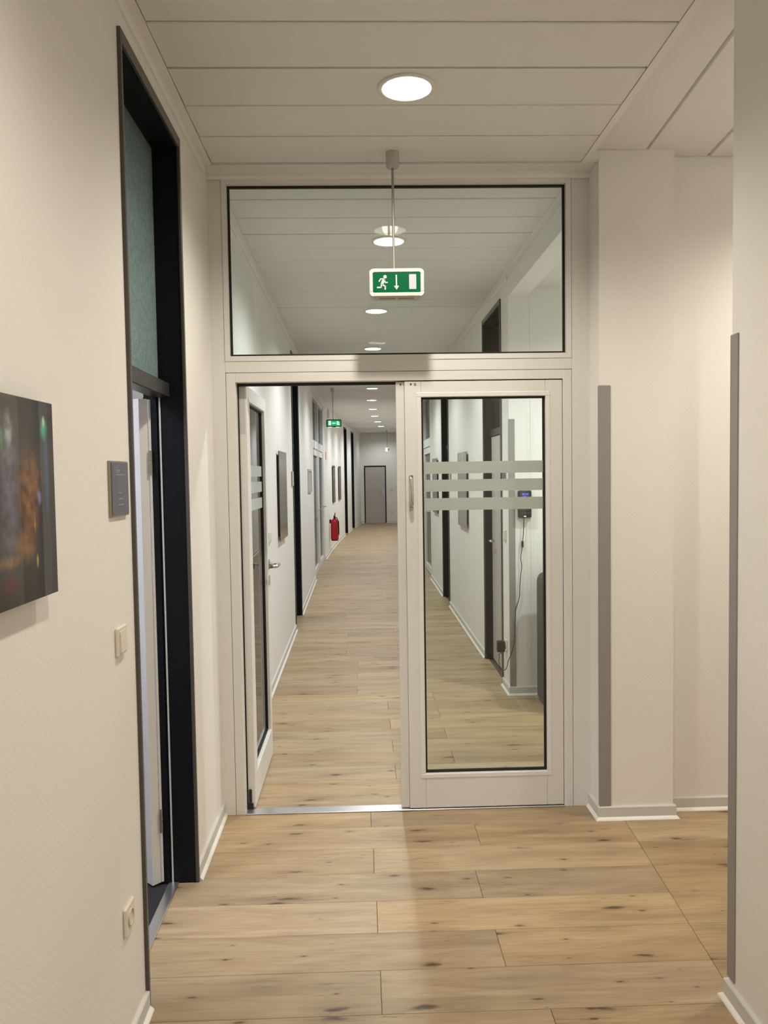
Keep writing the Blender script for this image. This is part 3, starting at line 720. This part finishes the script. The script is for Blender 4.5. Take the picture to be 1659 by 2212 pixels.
# ------------------------------------------------------------------ office behind the open door
OX = xL(-1)-.15
r = MB(); r.box(-3.6, -3.5, -2.9, .9, 0, 2.8); r.box(-3.5, OX-.0, -3.0, -2.9, 0, 2.8); r.box(-3.5, OX, .8, .9, 0, 2.8); struct(r, 'wall_office', 'wall')
r = MB(); r.box(-3.5, xL(-1)-.086, -1.338, -.612, -.004, .002); r.box(-3.5, OX-.001, -2.9, .8, -.004, .003); struct(r, 'floor_office', 'carpet')
r = MB(); r.box(-3.5, OX-.001, -2.9, .8, 2.8, 2.86); struct(r, 'ceiling_office', 'panel')
ol = thing('office_ceiling_lamp', 'flat office ceiling lamp inside the room behind the open left door', 'lamp', (-2.0, -1.5, 2.80))
MB().chbox(-.6, .6, -.15, .15, -.05, 0, c=.01).build('housing', 'white', ol)
MB().box(-.57, .57, -.12, .12, -.054, -.0505).build('diffuser', 'lamp', ol)
la = bpy.data.lights.new('office_lamp_light', 'AREA'); la.shape = 'RECTANGLE'; la.size = 1.1; la.size_y = .22; la.energy = 26; la.color = (.80, .85, 1)
lo = bpy.data.objects.new('office_lamp_light', la); COL.objects.link(lo); lo.parent = ol; lo.location = (0, 0, -.06)

# ------------------------------------------------------------------ corner guards
def guard(label, x, y, sx, sy, lx, ly, z0, z1):
    """L-shaped strip wrapped round an outside corner at (x, y); legs run sx*lx along x and sy*ly along y"""
    t = .004; mb = MB()
    a, b = sorted((x-sx*t, x+sx*lx)); c, d = sorted((y-sy*t, y)); mb.chbox(a, b, c, d, z0, z1, c=.0012)
    a, b = sorted((x-sx*t, x)); c, d = sorted((y, y+sy*ly)); mb.chbox(a, b, c, d, z0, z1, c=.0012)
    return tag(mb.build('corner_guard', 'guard'), label, 'corner guard', 'grey wall corner guards')
guard('tall grey corner guard on the pier right of the glass doors', .986, -.145, 1, 1, .050, .012, .062, 1.985)
guard('tall grey corner guard on the near right wall edge', .997, -1.39, 1, -1, .04, .042, .072, 1.99)
guard('grey corner guard on the alcove corner, seen through the glass leaf', xR(2), 1.905, 1, 1, .040, .012, .062, 1.98)

# ------------------------------------------------------------------ hanging exit signs
SU = .334e-3
def stroke(mb, pts, w, y0, y1):
    for (x0, z0), (x1, z1) in zip(pts, pts[1:]):
        d = Vector((x1-x0, z1-z0)); n = Vector((-d.y, d.x)).normalized()*w/2; e = d.normalized()*w*.35
        mb.prism([(x0-e.x+n.x, z0-e.y+n.y), (x0-e.x-n.x, z0-e.y-n.y), (x1+e.x-n.x, z1+e.y-n.y), (x1+e.x+n.x, z1+e.y+n.y)], y0, y1)
def runner(mb, y0, y1, mx=1, dx=0):
    q = lambda x, z: ((mx*x+dx)*SU, z*SU)
    mb.prism([q(156+22*math.cos(2*PI*k/18), 197+22*math.sin(2*PI*k/18)) for k in range(18)], y0, y1)
    stroke(mb, [q(138, 160), q(116, 100)], 34*SU, y0, y1)
    stroke(mb, [q(132, 172), q(98, 170), q(80, 140)], 15*SU, y0, y1)
    stroke(mb, [q(146, 160), q(158, 124), q(186, 125)], 15*SU, y0, y1)
    stroke(mb, [q(120, 100), q(158, 76), q(156, 40)], 18*SU, y0, y1)
    stroke(mb, [q(112, 104), q(104, 64), q(58, 63)], 18*SU, y0, y1)
def exit_sign(loc, rz, label, lit, arrow, rod_top, house=None):
    """local origin: centre of the face's lower edge; sign box behind the face"""
    t = thing('exit_sign', label, 'exit sign', loc, rz, 'hanging exit signs')
    w_, h_ = .234, .117
    bx = MB(); bx.prism(rrect(w_, h_, .017, 5, 0, h_/2), .0, .045); bx.prism(rrect(w_-.018, h_-.006, .014, 5, 0, h_/2-.003), .045, .085); bx.build('housing', house or ('sign_white' if not lit else 'dark_green'), t)
    if not lit:
        # four white bars and four grey corner caps around the face
        for x0, x1, z0, z1 in ((-w_/2+.019, w_/2-.019, h_-.0155, h_), (-w_/2+.019, w_/2-.019, 0, .0155), (-w_/2, -w_/2+.0135, .019, h_-.019), (w_/2-.0135, w_/2, .019, h_-.019)):
            MB().chbox(x0, x1, -.004, .0005, z0, z1, c=.0015).build('frame_bar', house or 'sign_white', t)
        for sx in (-1, 1):
            for z in (.0095, h_-.0095):
                MB().prism([(sx*(w_/2-.019), .0 if z < .05 else h_)]+[(sx*(w_/2-.019+.019*math.sin(a)), (.019-.019*math.cos(a)) if z < .05 else h_-.019+.019*math.cos(a)) for a in [math.radians(q*15) for q in range(1, 7)]]+[(sx*(w_/2-.0135), .019 if z < .05 else h_-.019), (sx*(w_/2-.019), .0155 if z < .05 else h_-.0155)], -.003, .0005).build('frame_corner', 'lgrey', t)
        for k in range(2): MB().chbox(-.075+k*.08, -.005+k*.08, .03, .055, -.0015, .001, c=.0005).build('vent_slot', 'guard', t)
    f0 = -.0015
    MB().box(-.102, .102, f0, .0006, .0165, .1003).build('face', 'green_lit' if lit else 'green', t)
    a, b_ = f0-.001, f0
    ox = -.102; oz = .0165
    def shifted(mb): mb.v = [(x+ox, y, z+oz) for x, y, z in mb.v]; return mb
    pm = 'picto_lit' if lit else 'picto'
    if arrow == 'down':
        m1 = MB(); runner(m1, a, b_); shifted(m1).build('running_figure', pm, t)
        m2 = MB(); stroke(m2, [(300*SU, 214*SU), (302*SU, 75*SU)], 17*SU, a, b_); m2.prism([(268*SU, 82*SU), (303*SU, 32*SU), (336*SU, 82*SU)], a, b_); shifted(m2).build('arrow', pm, t)
        m3 = MB(); m3.box(464*SU, 555*SU, a, b_, 38*SU, 226*SU); shifted(m3).build('door_symbol', 'picto2', t)
    else:
        m1 = MB(); runner(m1, a, b_, -1, 620); shifted(m1).build('running_figure', pm, t)
        m2 = MB(); stroke(m2, [(380*SU, 125*SU), (260*SU, 125*SU)], 22*SU, a, b_); m2.prism([(270*SU, 95*SU), (270*SU, 155*SU), (205*SU, 125*SU)], a, b_); shifted(m2).build('arrow', pm, t)
        m3 = MB(); m3.box(60*SU, 150*SU, a, b_, 38*SU, 226*SU); shifted(m3).build('door_symbol', pm, t)
        for sx in (-1, 1): MB().box(sx*.06-.03, sx*.06+.03, .01, .04, -.004, .0).build('lens', 'picto_lit', t)
    rz_ = rod_top-loc[2]
    MB().cyl(.0055, h_-.002, rz_-.060, (-.010, .04, 0), 'z', 12).build('rod', 'rod', t)
    MB().lathe([(.0, rz_-.068), (.020, rz_-.068), (.0275, rz_-.064), (.0285, rz_-.002), (.0285, rz_)], 24, (-.010, .04, 0)).build('ceiling_rose', 'rose', t)
    return t
exit_sign((.077, -.265, 2.362), math.radians(-1.0), 'green and white exit sign with running figure hanging in front of the transom window', False, 'down', CEIL)
exit_sign((-.508, 8.83, 2.366), math.radians(8), 'lit green exit sign hanging further down the corridor on the left', True, 'left', CEIL)
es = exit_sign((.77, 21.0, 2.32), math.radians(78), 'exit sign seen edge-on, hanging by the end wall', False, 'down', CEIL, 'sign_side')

# ------------------------------------------------------------------ things on the near left wall
RL = PI/2
def on_left(y, off=0): return (xL(y)+off, y)
# panel print
x, y = on_left(-2.68)
t = thing('wall_picture', 'large dark glossy photo print of a night scene on the near left wall', 'picture', (x, -2.682, 1.366), RL)
MB().chbox(0, .67, -.028, -.022, 0, .391, c=.001).build('print_panel', 'art_near', t)
MB().chbox(.05, .62, -.022, 0, .05, .34, c=.001).build('standoff_frame', 'black', t)
# door plate
t = thing('door_sign', 'slate-blue door name plate with brass-coloured edge beside the near dark door', 'sign', (xL(-1.5), -1.560, 1.497), RL)
MB().chbox(0, .155, -.008, 0, 0, .151, c=.001).build('holder', 'brass', t)
MB().chbox(.006, .153, -.0095, -.0078, .004, .147, c=.0005).build('plate', 'plate', t)
lg = MB()
for k, (cx, cz) in enumerate(((.021, .132), (.021, .121))):
    ring = [(cx+.0052*math.cos(a), cz+.0050*math.sin(a)) for a in [math.radians(60+k*8+q*300/10) for q in range(11)]]
    stroke(lg, ring, .0016, -.0101, -.0095)
lg.box(.016, .026, -.0101, -.0095, .109, .1105); lg.build('logo_mark', 'print_l', t)
tx = MB()
for x0, x1, z in ((.040, .058, .134), (.040, .082, .126), (.040, .074, .121), (.040, .118, .114), (.062, .086, .064), (.060, .098, .048), (.056, .108, .032)):
    xx = x0
    while xx < x1-.004:
        wl = random.uniform(.004, .010); tx.box(xx, min(x1, xx+wl), -.0101, -.0095, z-.0016, z+.0016); xx += wl+.0018
tx = tx.build('lettering', 'print_l', t); tx['kind'] = 'stuff'
# switch
def light_switch(loc, rz, label):
    t = thing('light_switch', label, 'light switch', loc, rz, 'light switches')
    MB().chbox(-.04, .04, -.010, 0, -.04, .04, c=.004).build('plate', 'cream', t)
    mb = MB(); mb.hexa([(-.027, -.0095, -.028), (.027, -.0095, -.028), (.027, -.009, .028), (-.027, -.009, .028), (-.027, -.0165, -.028), (.027, -.0165, -.028), (.027, -.0125, .028), (-.027, -.0125, .028)])
    mb.v = [(x, y, z) for x, y, z in mb.v]; mb.build('rocker', 'cream', t)
    return t
def socket(loc, rz, label):
    t = thing('power_socket', label, 'socket', loc, rz, 'wall sockets')
    MB().chbox(-.04, .04, -.010, 0, -.04, .04, c=.004).build('plate', 'cream', t)
    MB().lathe([(.024, -.0095), (.024, -.013), (.0215, -.014), (.0195, -.013), (.0195, .0), (0, .0)], 28, (0, 0, 0), 'y').build('cup', 'cream_d', t)
    hs = MB(); hs.cyl(.0026, -.0012, -.0002, (-.0095, 0, 0), 'y', 10); hs.cyl(.0026, -.0012, -.0002, (.0095, 0, 0), 'y', 10); hs.build('contact_hole', 'black', t)
    for sz in (-1, 1): MB().chbox(-.003, .003, -.011, -.002, sz*.0175-.002, sz*.0175+.002, c=.0004).build('earth_clip', 'steel', t)
    return t
light_switch((xL(-1.5), -1.505, 1.156), RL, 'cream light switch on the near left wall below the door name plate')
socket((xL(-1.5), -1.512, .380), RL, 'cream power socket low on the near left wall beside the dark door')
# further down the left wall
def panel_print(loc, rz, w_, h_, m, label, group='tall panel prints along the corridor'):
    t = thing('wall_picture', label, 'picture', loc, rz, group)
    MB().chbox(0, w_, -.024, -.018, 0, h_, c=.001).build('print_panel', m, t)
    MB().chbox(.04, w_-.04, -.018, 0, .04, h_-.04, c=.001).build('standoff_frame', 'black', t)
    return t
panel_print((xL(2.84), 2.84, 1.06), RL, .63, .75, 'art_far', 'brown panel print on the left wall just past the open glass leaf')
light_switch((xL(2.2), 2.21, 1.145), RL, 'cream light switch half hidden behind the open glass leaf')
t = thing('door_sign', 'small door plate before the first dark portal behind the open glass leaf', 'sign', (xL(4.3), 4.28, 1.498), RL)
MB().chbox(0, .14, -.012, 0, 0, .148, c=.001).build('holder', 'brass', t); MB().chbox(.005, .137, -.0135, -.0118, .004, .144, c=.0005).build('plate', 'lgrey', t)
t = thing('notice_frame', 'narrow silver notice frame on the left wall before the glazed doors', 'frame', (xL(7.2), 6.92, 1.37), RL)
f_ = MB(); ring_frame(f_, 0, .70, 0, .32, .03, -.016, 0); f_.build('rim', 'silver', t); MB().box(.03, .67, -.008, -.002, .03, .29).build('sheet', 'fine', t)
def on_curve(y): return (xL(y), y, 0), PI/2-math.atan(slope(xL, y))
for yy, lab in ((13.55, 'brown panel print above the fire extinguisher, nearer of the pair'), (15.35, 'brown panel print past the fire extinguisher, farther of the pair')):
    (x, y, z), rz = on_curve(yy+.3); panel_print((xL(yy), yy, 1.0), rz, .66, .82, 'art_far', lab)
(x, y, z), rz = on_curve(11.85)
tag(MB().chbox(-.075, .075, -.004, 0, -.075, .075, c=.001).build('fire_sign', 'signred', None, (xL(11.85), 11.85, 1.99), rz), 'small red fire equipment sign high on the left wall', 'sign')
tag(MB().chbox(-.10, .10, -.05, 0, -.09, .09, c=.01).build('wall_box', 'white', None, (xL(12.6), 12.6, 2.86), rz), 'small white box high on the left wall behind the lit exit sign', 'wall box')
# fire extinguisher
(x, y, z), rz = on_curve(12.6)
t = thing('fire_extinguisher', 'red fire extinguisher hanging on the left wall down the corridor', 'fire extinguisher', (xL(12.6), 12.6, .25), rz)
MB().lathe([(0, .01), (.06, .01), (.078, .025), (.082, .06), (.082, .37), (.075, .415), (.05, .445), (.028, .455), (.028, .475), (0, .475)], 24, (0, -.105, 0)).build('cylinder', 'red', t)
MB().lathe([(.070, .0), (.072, .02), (.066, .022)], 20, (0, -.105, 0)).build('foot_ring', 'black', t)
v_ = MB(); v_.cyl(.022, .47, .515, (0, -.105, 0), 'z', 14); v_.chbox(-.055, .055, -.12, -.09, .475, .492, c=.004); v_.build('valve', 'black', t)
h_ = MB(); h_.tube([(.0, -.105, .51), (.03, -.115, .545), (.012, -.12, .575)], .010, 8); h_.tube([(0, -.105, .51), (-.025, -.11, .535), (-.01, -.11, .56)], .008, 8); h_.build('grip', 'red', t)
MB().tube([(-.03, -.12, .485), (-.055, -.16, .47), (-.045, -.19, .40), (-.02, -.192, .25), (-.02, -.19, .12)], .011, 8).build('hose', 'black', t)
MB().lathe([(.0835, .12), (.0835, .30)], 10, (0, -.105, 0)).build('label_band', 'red', t)
lb = MB(); lb.add([(.0845*math.cos(a), -.105+.0845*math.sin(a), z) for z in (.13, .31) for a in [math.radians(-50+q*14) for q in range(5)]], [(k, k+1, 5+k+1, 5+k) for k in range(4)], True); lb.build('instruction_label', 'white', t)
MB().chbox(-.03, .03, -.035, -.003, .36, .44, c=.003).build('wall_bracket', 'black', t)

# ------------------------------------------------------------------ right wall seen through the glass
panel_print((xR(4.7), 4.71, 1.055), -PI/2, .68, .76, 'art_mix', 'banded panel print on the right wall, seen through the glass leaf')
panel_print((xR(7.5), 7.72, 1.055), -PI/2, .68, .76, 'art_mix', 'narrow looking panel print farther along the right wall, seen through the glass leaf')
light_switch((xR(2.1), 2.07, 1.143), -PI/2, 'cream light switch on the wall edge beside the alcove')
t = thing('door_sign', 'small slate door plate on the wall edge beside the alcove', 'sign', (xR(2), 2.12, 1.50), -PI/2)
MB().chbox(0, .10, -.012, 0, 0, .148, c=.001).build('holder', 'brass', t); MB().chbox(.004, .097, -.0135, -.0118, .004, .144, c=.0005).build('plate', 'plate', t)
t = thing('door_sign', 'small pale door plate past the second dark portal on the right wall', 'sign', (xR(5.6), 5.65, 1.50), -PI/2)
MB().chbox(0, .14, -.012, 0, 0, .148, c=.001).build('holder', 'brass', t); MB().chbox(.004, .137, -.0135, -.0118, .004, .144, c=.0005).build('plate', 'lgrey', t)
socket((xR(2), 2.055, .335), -PI/2, 'cream power socket on the wall edge beside the alcove, with a plug in it')
# plug-in power supply
t = thing('power_adapter', 'black plug-in power adapter in the socket beside the alcove', 'power adapter', (xR(2)-.0145, 2.055, .335), -PI/2)
MB().chbox(-.022, .022, -.058, 0, -.055, .028, c=.006).build('body', 'black', t)
MB().cyl(.004, -.070, -.053, (0, -.03, 0), 'z', 8).build('cable_grommet', 'black', t)
# time clock
t = thing('time_clock', 'black wall terminal with small blue display on the alcove wall', 'time terminal', (1.066, 1.905, 1.375))
MB().chbox(-.052, .052, -.012, 0, -.105, .105, c=.003).build('mounting_plate', 'lgrey', t)
MB().chbox(-.047, .047, -.045, -.012, -.095, .097, c=.006).build('housing', 'black', t)
MB().box(-.034, .034, -.0458, -.0448, .045, .088).build('display', 'dgrey', t)
dg = MB()
for k, x in enumerate((-.018, -.010, .002, .010, .018)): dg.box(x, x+.005, -.0464, -.0458, .066, .078)
dg.box(-.016, .010, -.0464, -.0458, .055, .058); dg.build('display_digits', 'blue_led', t)
MB().box(-.008, .006, -.0464, -.0448, -.088, -.083).build('status_light', 'green_led', t)
kp = MB()
for i in range(3):
    for j in range(4): kp.chbox(-.03+i*.022, -.014+i*.022, -.047, -.0445, -.07+j*.022, -.056+j*.022, c=.001)
kp.build('keypad', 'dgrey', t)
# cable from the terminal to the adapter
cb = [(1.062, 1.880, 1.285), (1.060, 1.885, 1.22), (1.056, 1.888, 1.14), (1.050, 1.888, 1.10), (1.047, 1.888, 1.05), (1.038, 1.888, .99), (1.045, 1.888, .93), (1.036, 1.888, .86), (1.030, 1.888, .78), (1.028, 1.888, .72), (1.012, 1.888, .66), (.998, 1.886, .61), (.996, 1.886, .56), (.990, 1.884, .49), (.990, 1.88, .42), (.978, 1.872, .36), (.958, 1.865, .30), (.940, 1.87, .26), (.934, 1.89, .21), (.925, 1.93, .175), (.905, 1.98, .18), (.898, 2.02, .215), (.906, 2.045, .25), (.904, 2.055, .268)]
fine_cb = []
P = [Vector(p) for p in cb]
for i in range(len(P)-1):
    p0, p1, p2, p3 = P[max(i-1, 0)], P[i], P[i+1], P[min(i+2, len(P)-1)]
    for q in range(5):
        u = q/5; fine_cb.append(.5*((2*p1)+(p2-p0)*u+(2*p0-5*p1+4*p2-p3)*u*u+(3*p1-p0-3*p2+p3)*u**3))
fine_cb.append(P[-1])
t = thing('power_cable', 'thin black power cable hanging from the wall terminal to the adapter', 'cable', (1.06, 1.88, .18))
def loc_(pts): return [tuple(Vector(p)-Vector((1.06, 1.88, .18))) for p in pts]
MB().tube(loc_(fine_cb), .0028, 8).build('cord', 'black', t)
MB().cyl(.0085, .887, .932, (-.009, .007, 0), 'z', 12).build('ferrite_bead', 'black', t)
# dark floor-standing machine in the alcove
t = thing('office_machine', 'dark grey floor-standing office machine with a small blue light, behind the glass leaf', 'office machine', (1.128, 1.42, 0))
prof = [(0, .03), (.60, .03), (.60, .905), (.05, .905), (.022, .892), (.006, .870), (0, .84)]
MB().prism(prof, .0, .36).build('body', 'dgrey', t)
MB().chbox(.07, .58, .02, .34, .905, .955, c=.015).build('lid', 'guard', t)
for z in (.10, .36, .56): MB().chbox(.03, .57, -.012, .0, z, z+(.24 if z < .3 else .18), c=.005).build('drawer_front', 'dgrey', t)
MB().chbox(.05, .35, -.03, .02, .80, .86, c=.008).build('control_panel', 'black', t)
MB().box(-.0015, .0005, .14, .152, .700, .712).build('status_light', 'blue_led', t)
for x in (.05, .55):
    for y in (.05, .31): MB().cyl(.018, -.012, .012, (x, y, .018), 'y', 14).build('caster', 'black', t)

# ------------------------------------------------------------------ end wall
light_switch((.895, END, 1.11), 0, 'pale light switch on the end wall right of the grey door')
socket((.897, END, .345), 0, 'pale power socket low on the end wall right of the grey door')
